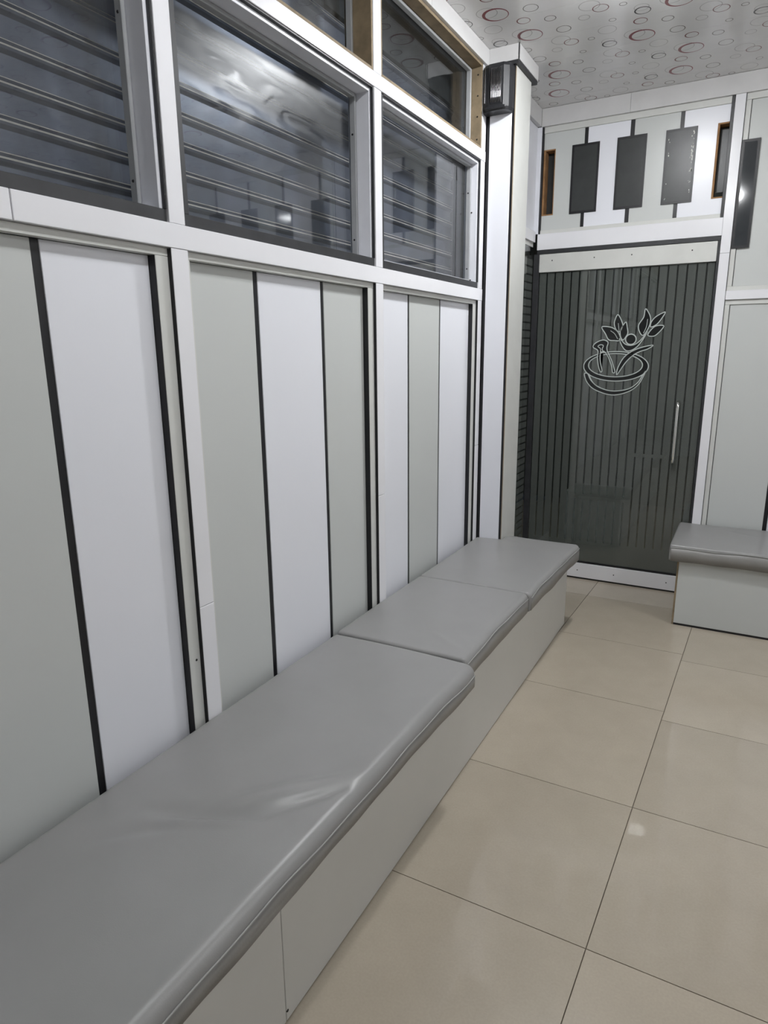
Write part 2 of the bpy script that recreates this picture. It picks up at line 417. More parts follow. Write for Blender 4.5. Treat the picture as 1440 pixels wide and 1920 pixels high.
# windows of the left wall: dark border, white reveal boards, grey bead, glass
def left_window(idx, a, b, z0, z1, gx_, upper, post_a, post_b):
    w = struct(empty('window_%d' % idx, (XL, (a+b)/2, z0)))
    rv = M['wood'] if upper else M['reveal']
    xo = XL-.0305
    bb = .0 if upper else .030
    if not upper:
        box('border', XL-.028, XL-.006, a+.0006, b-.0006, z0+.0006, z0+bb, M['gasket'], w, .001)
        box('border', XL-.028, XL-.006, a+.0006, a+.020, z0+bb, z1-.0006, M['gasket'], w, .001)
        box('border', XL-.013, XL-.003, b-.004, b-.0006, z0+bb, z1-.0006, M['gasket'], w, .0005)
        box('border', XL-.013, XL-.003, a+.020, b-.004, z1-.005, z1-.0006, M['gasket'], w, .0005)
    ins = .001 if upper else .0045
    zt = z1-.001 if upper else z1-.0055
    zb = z0+.001 if upper else z0+.020
    x_in = XL-.002 if upper else XL-.0135; x_l = XL-.002 if upper else XL-.0285
    xb = gx_-.012
    box('reveal_board', xb, x_in, b-ins-.010, b-ins, (z0+.0305 if not upper else zb), zt, rv, w, .0008)
    box('reveal_board', xb, x_l, a+ins, a+ins+.010, zb, zt, rv, w, .0008)
    box('reveal_board', xb, x_in, a+max(ins+.0105, .0205 if not upper else 0), b-ins-.0105, zt-.012, zt, rv, w, .0008)
    box('reveal_board', xb, x_l, a+ins+.0105, b-ins-.0105, zb, zb+.010, rv, w, .0008)
    ia, ib, iz0, iz1 = a+ins+.0105, b-ins-.0105, zb+.0105, zt-.0125
    bd = .012; bm_ = M['bead']; g0, g1 = gx_+.0005, gx_+.024
    box('glazing_bead', g0, g1, ib-bd, ib, iz0, iz1, bm_, w, .002)
    box('glazing_bead', g0, g1, ia, ia+bd, iz0, iz1, bm_, w, .002)
    box('glazing_bead', g0, g1, ia+bd+.0005, ib-bd-.0005, iz1-bd, iz1, bm_, w, .002)
    box('glazing_bead', g0, g1, ia+bd+.0005, ib-bd-.0005, iz0, iz0+bd, bm_, w, .002)
    box('glass_pane', gx_-.005, gx_, ia+.001, ib-.001, iz0+.001, iz1-.001, M['hglass' if idx == 3 else 'glass'], w, 0)
    return w, ib
wins = []
n = 1
for k in range(len(posts)-1):
    a, b = posts[k][1], posts[k+1][0]
    gxx = {0: XL-.092, 1: XL-.088, 2: XL-.068}[k]
    w, ib = left_window(n, a, b, Z_MB1, Z_UB0, gxx, False, 0, 0); n += 1
    for zz in (1.905, 2.26):
        screw(w, gxx+.012, ib-.0125, zz, 'y')
    w2, ib2 = left_window(n, a, b, Z_UB1, Z_CB0, gxx-.01, True, 0, 0); n += 1
    if k == 2:
        for zz in (2.50, 2.60, 2.69, 2.78): screw(w2, XL-.022, b-.0115, zz, 'y')
        for zz in (1.88, 2.20): screw(w, XL-.055, b-.0175, zz, 'y'); screw(w, XL-.040, b-.0175, zz-.03, 'y')
for a, b in ((prev[1], posts[0][0]), (prev2[1], prev[0])):
    left_window(n, a, b, Z_MB1, Z_UB0, XL-.09, False, 0, 0); n += 1
    left_window(n, a, b, Z_UB1, Z_CB0, XL-.10, True, 0, 0); n += 1

# rolling shutter outside the windows, slat by slat
sh = empty('rolling_shutter', (XL-.24, 1.2, 1.66))
tag(sh, 'closed dark steel rolling shutter outside the tall row of windows', 'shutter')
prof = [(0, 0), (0, .046), (.004, .049), (.010, .0535), (.0125, .059), (.010, .0635), (.004, .066), (.006, .0685), (.0085, .0715), (.006, .0745), (0, .0755)]
sl = []
SX0 = XL-.215
def slat_mesh():
    y0, y1 = -2.3, 2.28
    V = []; F = []
    for y in (y0, y1):
        for d, z in prof: V.append((d, y, z))
        V.append((-.004, y, .0755)); V.append((-.004, y, 0))
    m_ = len(prof)+2
    for k in range(m_): F.append((k, (k+1) % m_, m_+(k+1) % m_, m_+k))
    F.append(tuple(range(m_))); F.append(tuple(range(2*m_-1, m_-1, -1)))
    me = bpy.data.meshes.new('slat'); me.from_pydata(V, [], F)
    me.materials.append(M['shutter']); me.materials.append(M['slat_glint'])
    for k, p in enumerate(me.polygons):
        if k in (4, 8): p.material_index = 1  # pale faces paint the two highlight lines of each slat
    bm = bmesh.new(); bm.from_mesh(me); bmesh.ops.recalc_face_normals(bm, faces=bm.faces[:]); bm.to_mesh(me); bm.free()
    return me
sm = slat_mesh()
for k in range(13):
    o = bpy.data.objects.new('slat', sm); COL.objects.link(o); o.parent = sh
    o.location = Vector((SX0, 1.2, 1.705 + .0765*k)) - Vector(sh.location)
box('bottom_bar', SX0-.012, SX0+.006, -1.1, 3.48, 1.66, 1.704, M['shutter'], sh)
box('shutter_box', SX0-.25, SX0+.02, -1.1, 3.48, 2.705, 2.96, M['dark'], sh)

# short stretch of left wall between the pillar and the corner: board above, striped glass below
ws = struct(empty('wall_left_return', (XL, 4.0, 0)))
YA, YE = 3.664, YB-.002
box('rail', XL-.03, XL+.010, YA, YE, 2.803, ZC-.001, M['cornice'], ws)
box('panel', XL-.03, XL-.012, YA, YE, 2.2145, 2.802, M['reveal'], ws)
box('rail', XL-.03, XL+.001, YA, YE, 2.152, 2.214, M['rail'], ws)
box('frame_rail', XL-.03, XL-.012, YA, YE-.002, 2.124, 2.1515, M['frame'], ws)
box('base_rail', XL-.03, XL-.002, YA, YE, .0005, .11, M['rail'], ws)
gp = box('glass_pane', XL-.016, XL-.010, YA, YE, .111, 2.123, M['dglass'], ws, 0)
zz = .14
while zz < 2.06:
    box('film_strip', XL-.0098, XL-.0092, YA+.002, YE-.002, zz, zz+.037, M['film'], gp, 0); zz += .048

# ================================================================== BACK WALL
wb = struct(empty('wall_back', (0, YB, 0)))
YFm = YB+.012; YPn = YB+.019
# cornice along the back wall
for a, b in ((XL+.0105, -.7655), (-.7645, XR-.002)):
    box('rail', a, b, YB-.002, YB+.03, 2.801, ZC-.001, M['cornice'], wb)
# door bay, above the door
box('frame_rail', -1.2545, -.2505, YFm, YFm+.022, 2.766, 2.8005, M['frame'], wb)
box('corner_fillet', -1.300, -1.2660, YB+.001, YB+.020, 2.2005, 2.8005, M['reveal'], wb, 0)
box('edge_strip', -1.2655, -1.2550, YFm-.006, YFm+.022, 2.2005, 2.8005, M['black'], wb)
box('edge_strip', -.2500, -.2335, YFm-.002, YFm+.022, 2.2005, 2.8005, M['black'], wb)
box('frame_rail', -1.2545, -.2505, YFm-.004, YFm+.022, 2.1990, 2.2205, M['frame'], wb)
box('rail', XL+.012, -.2335, YB, YB+.034, 2.1055, 2.1985, M['rail'], wb)
TH = .016
def panel_cut(x0, x1, z0, z1, holes, m):
    """board with rectangular cut-outs at its side edges (a hole is x0,x1,z0,z1)"""
    lst = []
    if not holes: lst = [(x0, x1, YPn, YPn+TH, z0, z1)]
    else:
        h = holes[0]
        lst.append((x0, x1, YPn, YPn+TH, h[3], z1)); lst.append((x0, x1, YPn, YPn+TH, z0, h[2]))
        if h[0] > x0+.001: lst.append((x0, h[0], YPn, YPn+TH, h[2], h[3]))
        if h[1] < x1-.001: lst.append((h[1], x1, YPn, YPn+TH, h[2], h[3]))
    return boxes('panel', lst, m, wb)
ZP0, ZP1 = 2.2210, 2.7655
panel_cut(-1.2540, -1.0150, ZP0, ZP1, [(-1.2540, -1.1830, 2.305, 2.676)], M['grey'])
panel_cut(-.9940, -.7590, ZP0, ZP1, None, M['white'])
panel_cut(-.7355, -.4970, ZP0, ZP1, None, M['grey'])
panel_cut(-.4755, -.2510, ZP0, ZP1, [(-.3070, -.2510, 2.302, 2.680)], M['white'])
for a, b in ((-1.0145, -.9945), (-.7585, -.7360), (-.4965, -.4760)):
    box('divider_strip', a, b, YPn+.001, YPn+.013, ZP0, ZP1, M['black'], wb, 0)
# raw edged openings at both ends of the row
for x0, x1, z0, z1, left in ((-1.2535, -1.1835, 2.3055, 2.6755, True), (-.3065, -.2515, 2.3025, 2.6795, False)):
    e = .007
    f = boxes('opening_edge', [(x0, x1, YPn-.0005, YPn+.07, z1-e, z1), (x0, x1, YPn-.0005, YPn+.07, z0, z0+e)]
              + [(x0, x0+e*1.4, YPn-.0005, YPn+.07, z0+e, z1-e)] + ([(x1-e*.6, x1, YPn-.0005, YPn+.07, z0+e, z1-e)] if left else []), M['orange'], wb)
M['pane'] = mat('small_window_dark_film', (.042, .045, .045), .33, .30, var=.15, scale=12)
M['cpane'] = mat('small_window_glass', (.040, .044, .048), .07, .45, var=.15, scale=12)
box('opening_pane', -1.2535, -1.16, YPn+.0705, YPn+.0755, 2.29, 2.69, M['pane'], wb, 0)
box('opening_pane', -.33, -.2515, YPn+.0705, YPn+.0755, 2.345, 2.69, M['pane'], wb, 0)
box('shelf_board', -.45, -.06, YB+.35, YB+.60, 2.36, 2.40, M['lobby'], wb)

def small_window(x0, x1, z0, z1, yf=None, flakes=False):
    yf = YPn-.004 if yf is None else yf
    b = .013; pm = M['pane'] if yf < YB+.018 and x1 < -.2 or x1 < -.2 else M['cpane']
    f = boxes('small_window', [(x0, x1, yf, yf+.0035, z1-b, z1), (x0, x1, yf, yf+.0035, z0, z0+b),
                               (x0, x0+b, yf, yf+.0035, z0+b, z1-b), (x1-b, x1, yf, yf+.0035, z0+b, z1-b)], M['black'], wb)
    box('pane', x0+b, x1-b, yf+.001, yf+.0033, z0+b, z1-b, pm, f, 0)
    if flakes:
        random.seed(3)
        for k in range(34):
            t = random.random()
            z = z0+b+.01 + t*(z1-z0-2*b-.02)
            right = random.random() < .72
            s = random.uniform(.0016, .0052)*(1.7 if right and .35 < t < .8 else 1)
            x = (x1-b-random.random()**2*.016-.002) if right else (x0+b+.003+random.random()*.006)
            m_ = 6; V = []
            for q in range(m_):
                an = 2*math.pi*q/m_; rr = s*random.uniform(.5, 1.15)
                V.append((x+rr*.6*math.cos(an), yf+.0007, z+rr*1.3*math.sin(an)))
            V += [(v[0], yf+.00095, v[2]) for v in V]
            F = [tuple(range(m_)), tuple(range(2*m_-1, m_-1, -1))] + [(q, (q+1) % m_, m_+(q+1) % m_, m_+q) for q in range(m_)]
            mesh('film_flake', V, F, M['flake'], f)
    return f
small_window(-1.0840, -.9250, 2.300, 2.680)
small_window(-.8270, -.6650, 2.298, 2.683)
small_window(-.5660, -.4050, 2.297, 2.682, flakes=True)

# post right of the door and the wall beyond it
for z0, z1 in ((0, 2.0115), (2.0125, 2.8)):
    box('post', -.2330, -.1835, YB-.001, YB+.034, z0, z1, M['rail'], wb)
XE = 2.36
box('edge_band', -.1833, -.1818, YB+.002, YB+.034, .40, 2.8, M['black'], wb, 0)
for zt0, zt1 in ((1.8355, 2.7685), (.36, 1.7365)):
    box('frame_stile', -.1816, -.1560, YFm, YFm+.022, zt0, zt1, M['frame'], wb, .001)
    box('edge_band', -.1558, -.1535, YFm+.003, YFm+.022, zt0, zt1, M['black'], wb, 0)
box('frame_rail', -.1816, XE, YFm, YFm+.022, 2.769, 2.8005, M['frame'], wb, .001)
box('frame_rail', -.1816, XE, YFm, YFm+.022, 1.8115, 1.8350, M['frame'], wb, .001)
box('rail', -.1816, XE, YB, YB+.034, 1.7635, 1.8110, M['rail'], wb)
box('frame_rail', -.1816, XE, YFm, YFm+.022, 1.7370, 1.7630, M['frame'], wb, .001)
xd = [-.1530, .141, .472, .800, 1.128, 1.456, 1.784, 2.112, XE+.022]
for k in range(len(xd)-1):
    c = 'grey' if k % 2 == 0 else 'white'
    a = xd[k] + (.022 if k else 0); b = xd[k+1]
    box('panel', a, b, YPn, YPn+TH, 1.8355, 2.7685, M[c], wb, .001)
    box('panel', a, b, YPn, YPn+TH, .36, 1.7365, M[c], wb, .001)
    if k:
        for z0, z1 in ((1.8355, 2.7685), (.36, 1.7365)):
            box('divider_strip', xd[k]+.0005, xd[k]+.0215, YPn+.002, YPn+.015, z0, z1, M['black'], wb, 0)
small_window(-.1800, -.0930, 2.033, 2.577, yf=YB+.0075)
for xc in (.152, .483, .811, 1.139, 1.467):
    small_window(xc-.08, xc+.08, 2.033, 2.577)
box('backing_board', -.18, XE+.06, YB+.040, YB+.060, 0, ZC, M['dark'], wb, 0)

# ------------------------------------------------------------------ glass door
door = struct(empty('door_1', (-.75, YB+.02, 0)), 'glass door with frosted stripes, white rails and a bowl emblem')
DX0, DX1 = -1.2500, -.2480
box('door_frame', XL+.014, -.2335, YB+.003, YB+.030, 2.0815, 2.1050, M['gasket'], door)
box('door_frame', -.2470, -.2335, YB+.003, YB+.030, 0.001, 2.0813, M['gasket'], door)
box('door_frame', XL-.006, -1.2510, YB+.003, YB+.030, 0.001, 2.0813, M['gasket'], door)
tr_ = box('top_rail', DX0, DX1, YB+.004, YB+.044, 1.9725, 2.0790, M['frame'], door)
br_ = box('bottom_rail', DX0, DX1, YB+.002, YB+.042, .012, .1100, M['rail'], door)
box('bottom_seal', DX0, DX1, YB+.008, YB+.036, .001, .0115, M['black'], door, 0)
box('bottom_seal', DX0, DX1, YB+.010, YB+.034, .1105, .1200, M['black'], door, 0)
for sx in (-1.17, -.915, -.70, -.375): screw(tr_, sx, YB+.0035, 2.040, 'y')
for sx in (-1.13, -.90, -.665, -.345): screw(br_, sx, YB+.0015, .060, 'y')
GY = YB+.020
pane = box('glass_pane', DX0+.002, DX1-.002, GY, GY+.010, .1205, 1.9720, M['dglass'], door, 0)
fy0, fy1 = GY-.0010, GY-.0003
box('film_band', DX0+.004, DX1-.004, fy0, fy1, .1215, .262, M['film'], pane, 0)
pitch_ = .0505; k = 0; x = DX0+.004
random.seed(12)
while x < DX1-.01:
    x1 = min(x+pitch_-.009, DX1-.004)
    zb = .262+.0004
    box('film_strip', x, x1, fy0, fy1, zb, 1.9715, M['film'], pane, 0)
    x += pitch_; k += 1
# bands of film that bridge the clear lines in places
for xa, xb, z0, z1 in ((-.98, -.60, .545, .580), (-.62, -.40, .845, .868)):
    box('film_band', xa, xb, fy0-.0009, fy1-.0009, z0, z1, M['film'], pane, 0)
# pull handle
hx = -.372
tube('handle', [(hx, YB+.020, 1.190), (hx, YB-.012, 1.190), (hx, YB-.030, 1.184), (hx, YB-.038, 1.168), (hx, YB-.040, 1.15), (hx, YB-.040, 1.0), (hx, YB-.040, .87),
                (hx, YB-.038, .852), (hx, YB-.030, .836), (hx, YB-.012, .83), (hx, YB+.020, .83)], .0105, M['chrome'], door, 14)

# emblem on the glass
emb = empty('emblem', (-.75, GY-.0026, 1.4), door); emb.location = Vector((-.75, GY-.0026, 1.4)) - wpos(door)
emb['label'] = 'bowl and pestle emblem with a leafy figure, dark with pale outline'
S = .000622
def L(u, v): return (-.942 + (u-268+.035*(v-740))*S, 1.399 - (v-740)*S)
def smooth_closed(P, n=6, closed=True):
    out = []; N = len(P)
    rng = range(N) if closed else range(N-1)
    for i in rng:
        p0, p1, p2, p3 = (P[(i-1) % N], P[i], P[(i+1) % N], P[(i+2) % N]) if closed else (P[max(i-1, 0)], P[i], P[i+1], P[min(i+2, N-1)])
        for s in range(n):
            t = s/n
            out.append(tuple(.5*((2*p1[j]) + (-p0[j]+p2[j])*t + (2*p0[j]-5*p1[j]+4*p2[j]-p3[j])*t*t + (-p0[j]+3*p1[j]-3*p2[j]+p3[j])*t**3) for j in (0, 1)))
    if not closed: out.append(P[-1])
    return out
def plate(name, P, y0, y1, m):
    bm = bmesh.new()
    f = bm.faces.new([bm.verts.new((x, y1, z)) for x, z in P])
    bmesh.ops.triangulate(bm, faces=[f])
    ext = bmesh.ops.extrude_face_region(bm, geom=bm.faces[:])
    bmesh.ops.translate(bm, vec=(0, y0-y1, 0), verts=[v for v in ext['geom'] if isinstance(v, bmesh.types.BMVert)])
    bmesh.ops.recalc_face_normals(bm, faces=bm.faces[:])
    me = bpy.data.meshes.new(name); bm.to_mesh(me); bm.free()
    return link(name, me, m, emb, -wpos(emb))
def ribbon(name, P, w, y0, y1, m, closed=True):
    N = len(P); A = []; B = []
    for i in range(N):
        if closed: a, c = P[i-1], P[(i+1) % N]
        else: a, c = P[max(i-1, 0)], P[min(i+1, N-1)]
        d = Vector((c[0]-a[0], c[1]-a[1]))
        d = d.normalized() if d.length > 1e-9 else Vector((1, 0))
        nx, nz = -d.y, d.x
        A.append((P[i][0]+nx*w/2, P[i][1]+nz*w/2)); B.append((P[i][0]-nx*w/2, P[i][1]-nz*w/2))
    V = [(p[0], y0, p[1]) for p in A] + [(p[0], y0, p[1]) for p in B] + [(p[0], y1, p[1]) for p in A] + [(p[0], y1, p[1]) for p in B]
    F = []
    for i in range(N if closed else N-1):
        j = (i+1) % N
        F += [(i, j, N+j, N+i), (2*N+i, 3*N+i, 3*N+j, 2*N+j), (i, 2*N+i, 2*N+j, j), (N+i, N+j, 3*N+j, 3*N+i)]
    return mesh(name, V, F, m, emb)
def shape(name, uv, n=6, fill=True):
    P = smooth_closed([L(*q) for q in uv], n)
    if fill: plate(name, P, GY-.0030, GY-.0026, M['decal'])
    ribbon('outline', P, .0052, GY-.0035, GY-.0031, M['line'])
def ell(cx, cy, rx, ry, n=56): return [L(cx+rx*math.cos(2*math.pi*i/n), cy+ry*math.sin(2*math.pi*i/n)) for i in range(n)]
Eo, Ei = ell(577, 742, 308, 143), ell(573, 731, 257, 113)
n_ = len(Eo)
V = [(p[0], GY-.0025, p[1]) for p in Eo] + [(p[0], GY-.0025, p[1]) for p in Ei] + [(p[0], GY-.0021, p[1]) for p in Eo] + [(p[0], GY-.0021, p[1]) for p in Ei]
F = []
for i in range(n_):
    j = (i+1) % n_
    F += [(i, j, n_+j, n_+i), (2*n_+i, 3*n_+i, 3*n_+j, 2*n_+j), (i, 2*n_+i, 2*n_+j, j), (n_+i, n_+j, 3*n_+j, 3*n_+i)]
mesh('bowl_rim', V, F, M['decal'], emb)
ribbon('outline', Eo, .0052, GY-.0030, GY-.00255, M['line']); ribbon('outline', Ei, .0052, GY-.0030, GY-.00255, M['line'])
shape('bowl_base', [(278, 820), (310, 905), (390, 975), (550, 1022), (700, 990), (800, 915), (862, 790), (838, 822), (790, 900), (700, 962), (550, 982), (420, 945), (345, 880), (310, 815)])
ribbon('outline', smooth_closed([L(*q) for q in [(322, 815), (350, 880), (390, 925), (440, 952)]], 6, False), .0048, GY-.0036, GY-.0032, M['line'], False)
shape('pestle', [(358, 556), (372, 522), (420, 494), (465, 488), (500, 512), (490, 560), (500, 605), (535, 675), (560, 745), (575, 798), (552, 800), (540, 735), (508, 655), (470, 600), (448, 602), (430, 612), (430, 690), (450, 780), (436, 796), (415, 745), (402, 660), (404, 590)])
ribbon('outline', smooth_closed([L(*q) for q in [(404, 548), (430, 532), (456, 542), (446, 574), (456, 604), (432, 608), (430, 572)]], 4), .0045, GY-.0040, GY-.0036, M['line'])
shape('sweep', [(595, 822), (602, 755), (650, 662), (720, 602), (815, 562), (918, 543), (870, 578), (800, 602), (738, 638), (672, 705)])
shape('figure_body', [(606, 480), (632, 545), (668, 588), (712, 592), (770, 558), (822, 490), (862, 415), (815, 480), (765, 526), (712, 542), (660, 528), (626, 492)])
plate('figure_head', ell(713, 485, 42, 42, 28), GY-.0042, GY-.0037, M['decal']); ribbon('outline', ell(713, 485, 49, 49, 28), .0062, GY-.0047, GY-.0043, M['line'])
shape('leaf', [(436, 362), (520, 366), (575, 398), (604, 438), (616, 492), (560, 494), (505, 485), (472, 428)], 5)
shape('leaf', [(585, 250), (622, 312), (632, 358), (606, 408), (570, 388), (553, 335), (562, 290)], 5)
shape('leaf', [(662, 322), (676, 375), (682, 425), (664, 462), (638, 490), (616, 455), (612, 405), (634, 356)], 5)
shape('leaf', [(835, 205), (872, 255), (886, 312), (868, 385), (822, 450), (786, 408), (780, 350), (822, 280)], 5)
shape('leaf', [(1012, 240), (982, 300), (942, 350), (890, 374), (892, 330), (932, 280)], 5)
shape('leaf', [(1006, 368), (952, 438), (912, 460), (866, 448), (900, 392), (942, 364)], 5)
for a_ in ([(520, 400), (560, 430), (590, 480)], [(590, 330), (600, 400)], [(858, 300), (850, 370), (826, 430)]):
    ribbon('vein', smooth_closed([L(*q) for q in a_], 5, False), .0030, GY-.0036, GY-.0032, M['line'], False)

# dim lobby behind the door
lob = struct(empty('wall_lobby', (0, 6.8, 0)))
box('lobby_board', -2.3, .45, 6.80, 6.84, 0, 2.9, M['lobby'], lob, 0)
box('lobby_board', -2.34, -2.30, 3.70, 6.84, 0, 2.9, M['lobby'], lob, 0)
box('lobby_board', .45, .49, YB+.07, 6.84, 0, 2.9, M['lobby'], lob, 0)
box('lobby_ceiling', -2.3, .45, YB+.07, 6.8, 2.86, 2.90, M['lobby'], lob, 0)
cb = empty('cabinet', (-.995, 5.4, 0)); tag(cb, 'low white cabinet in the dim lobby, seen through the glass door', 'cabinet')
box('carcass', -1.215, -.775, 5.25, 5.60, 0, .385, M['white'], cb, .003)
box('top', -1.225, -.765, 5.235, 5.61, .3855, .402, M['grey'], cb, .003)
box('door_leaf', -1.213, -.997, 5.235, 5.249, .02, .380, M['white'], cb, .002)
box('door_leaf', -.993, -.777, 5.235, 5.249, .02, .380, M['white'], cb, .002)

# ================================================================== far walls of the room (behind and right of the camera)
wr = struct(box('wall_right', XR, XR+.08, YF-.08, YB+.06, 0, ZC+.01, M['plaster'], None, 0))
wf = struct(box('wall_front', -1.32, XR, YF-.08, YF, 0, ZC+.01, M['plaster'], None, 0))

# ================================================================== PILLAR
pl = empty('pillar', (-1.205, 3.54, 0))
tag(pl, 'square pillar with white front, grey side and boxed cap beside the glass door', 'pillar')
PX1, PY0, PY1 = -1.138, 3.412, 3.662
box('core', XL-.03, PX1-.011, PY0+.008, PY1-.001, 0, ZC-.002, M['black'], pl, 0)
box('front_panel', -1.262, -1.1505, PY0-.0015, PY0+.0075, 0, 2.79, M['white'], pl)
box('edge_strip', XL+.002, -1.2625, PY0+.004, PY0+.0078, 0, 2.83, M['black'], pl, 0)
box('edge_strip', -1.150, PX1-.001, PY0, PY0+.0078, 0, 2.83, M['black'], pl, 0)
box('raw_edge', PX1-.0108, PX1-.0002, PY0+.002, PY0+.0115, 0, 2.81, M['wood'], pl, 0)
box('side_panel', PX1-.0108, PX1, PY0+.012, PY1, 0, 2.815, M['frame'], pl)
cap = boxes('cap', [(XL+.013, -1.120, PY0-.012, PY0-.001, 2.832, ZC-.001), (-1.131, -1.120, PY0-.001, 3.716, 2.832, ZC-.001), (XL+.013, -1.131, 3.705, 3.716, 2.832, ZC-.001)], M['cornice'], pl)
box('cap_edge', XL+.013, -1.123, PY0-.010, 3.712, 2.816, 2.8318, M['gasket'], cap, 0)
box('cap_edge', -1.1235, -1.1185, PY0-.0135, PY0-.0105, 2.832, ZC-.001, M['gasket'], cap, 0)

# speaker on the pillar under the cap
sk = empty('wall_speaker', (-1.206, 3.36, 2.615))
tag(sk, 'dark wall speaker with ribbed faceted front hung under the pillar cap', 'speaker')
def prism(name, P, z0, z1, m, parent, taper=0., zt=.0):
    n = len(P); cx = sum(p[0] for p in P)/n; cy = max(p[1] for p in P)
    V = []
    lv = [(z0, 1-taper), (z0+zt, 1.), (z1-zt, 1.), (z1, 1-taper)] if zt else [(z0, 1.), (z1, 1.)]
    for z, s in lv:
        for x, y in P: V.append((cx+(x-cx)*s, cy+(y-cy)*s, z))
    F = []
    for l in range(len(lv)-1):
        for k in range(n): F.append((l*n+k, l*n+(k+1) % n, (l+1)*n+(k+1) % n, (l+1)*n+k))
    F.append(tuple(range(n-1, -1, -1))); F.append(tuple(range((len(lv)-1)*n, len(lv)*n)))
    return mesh(name, V, F, m, parent)
yb_ = PY0-.002
Pf = [(-1.288, yb_), (-1.291, yb_-.028), (-1.276, yb_-.058), (-1.244, yb_-.074), (-1.172, yb_-.074), (-1.150, yb_-.052), (-1.141, yb_-.022), (-1.141, yb_)]
hs = prism('housing', Pf, 2.612, 2.812, M['speaker'], sk, .07, .014)
box('front_grille', -1.236, -1.180, yb_-.0765, yb_-.0745, 2.640, 2.795, M['speaker'], hs, .0008)
for k in range(7):
    xx = -1.2305 + k*.0075
    tube('rib', [(xx, yb_-.0772, 2.646), (xx, yb_-.0782, 2.668), (xx, yb_-.0790, 2.715), (xx, yb_-.0772, 2.790)], .0018, M['grille'], hs, 6)
box('lower_lip', -1.262, -1.158, yb_-.078, yb_-.066, 2.616, 2.630, M['speaker'], hs, .003)
box('mounting_strap', -1.268, -1.2655, yb_-.0680, yb_-.060, 2.65, 2.80, M['grille'], hs, .0005)

# ================================================================== BENCHES
bn = empty('bench', (-1.03, 1.5, 0))
tag(bn, 'long built-in bench of pale laminate running under the left windows', 'bench')
BX = -.785; BT = .386
box('front_panel', BX-.018, BX, -.6, .9395, .004, BT-.001, M['base'], bn)
box('front_panel', BX-.018, BX, .9410, 3.518, .004, BT-.001, M['base'], bn)
box('end_panel', -1.10, BX-.0185, 3.500, 3.518, .004, BT-.001, M['base'], bn)
box('end_panel', -1.27, BX-.0185, -.6, -.582, .004, BT-.001, M['base'], bn)
box('end_panel', -1.27, -1.142, 3.388, 3.406, .004, BT-.001, M['base'], bn)
boxes('seat_board', [(-1.272, BX-.019, -.58, 3.386, BT-.02, BT-.0012), (-1.132, BX-.019, 3.386, 3.499, BT-.02, BT-.0012)], M['wood'], bn)
box('plinth', -1.20, BX-.022, -.57, 3.49, .0005, .0038, M['black'], bn, 0)
screw(bn, BX+.0003, .945, .03, 'x')

def lerp(a, b, t): return a+(b-a)*t
def sstep(t): t = max(0, min(1, t)); return t*t*(3-2*t)

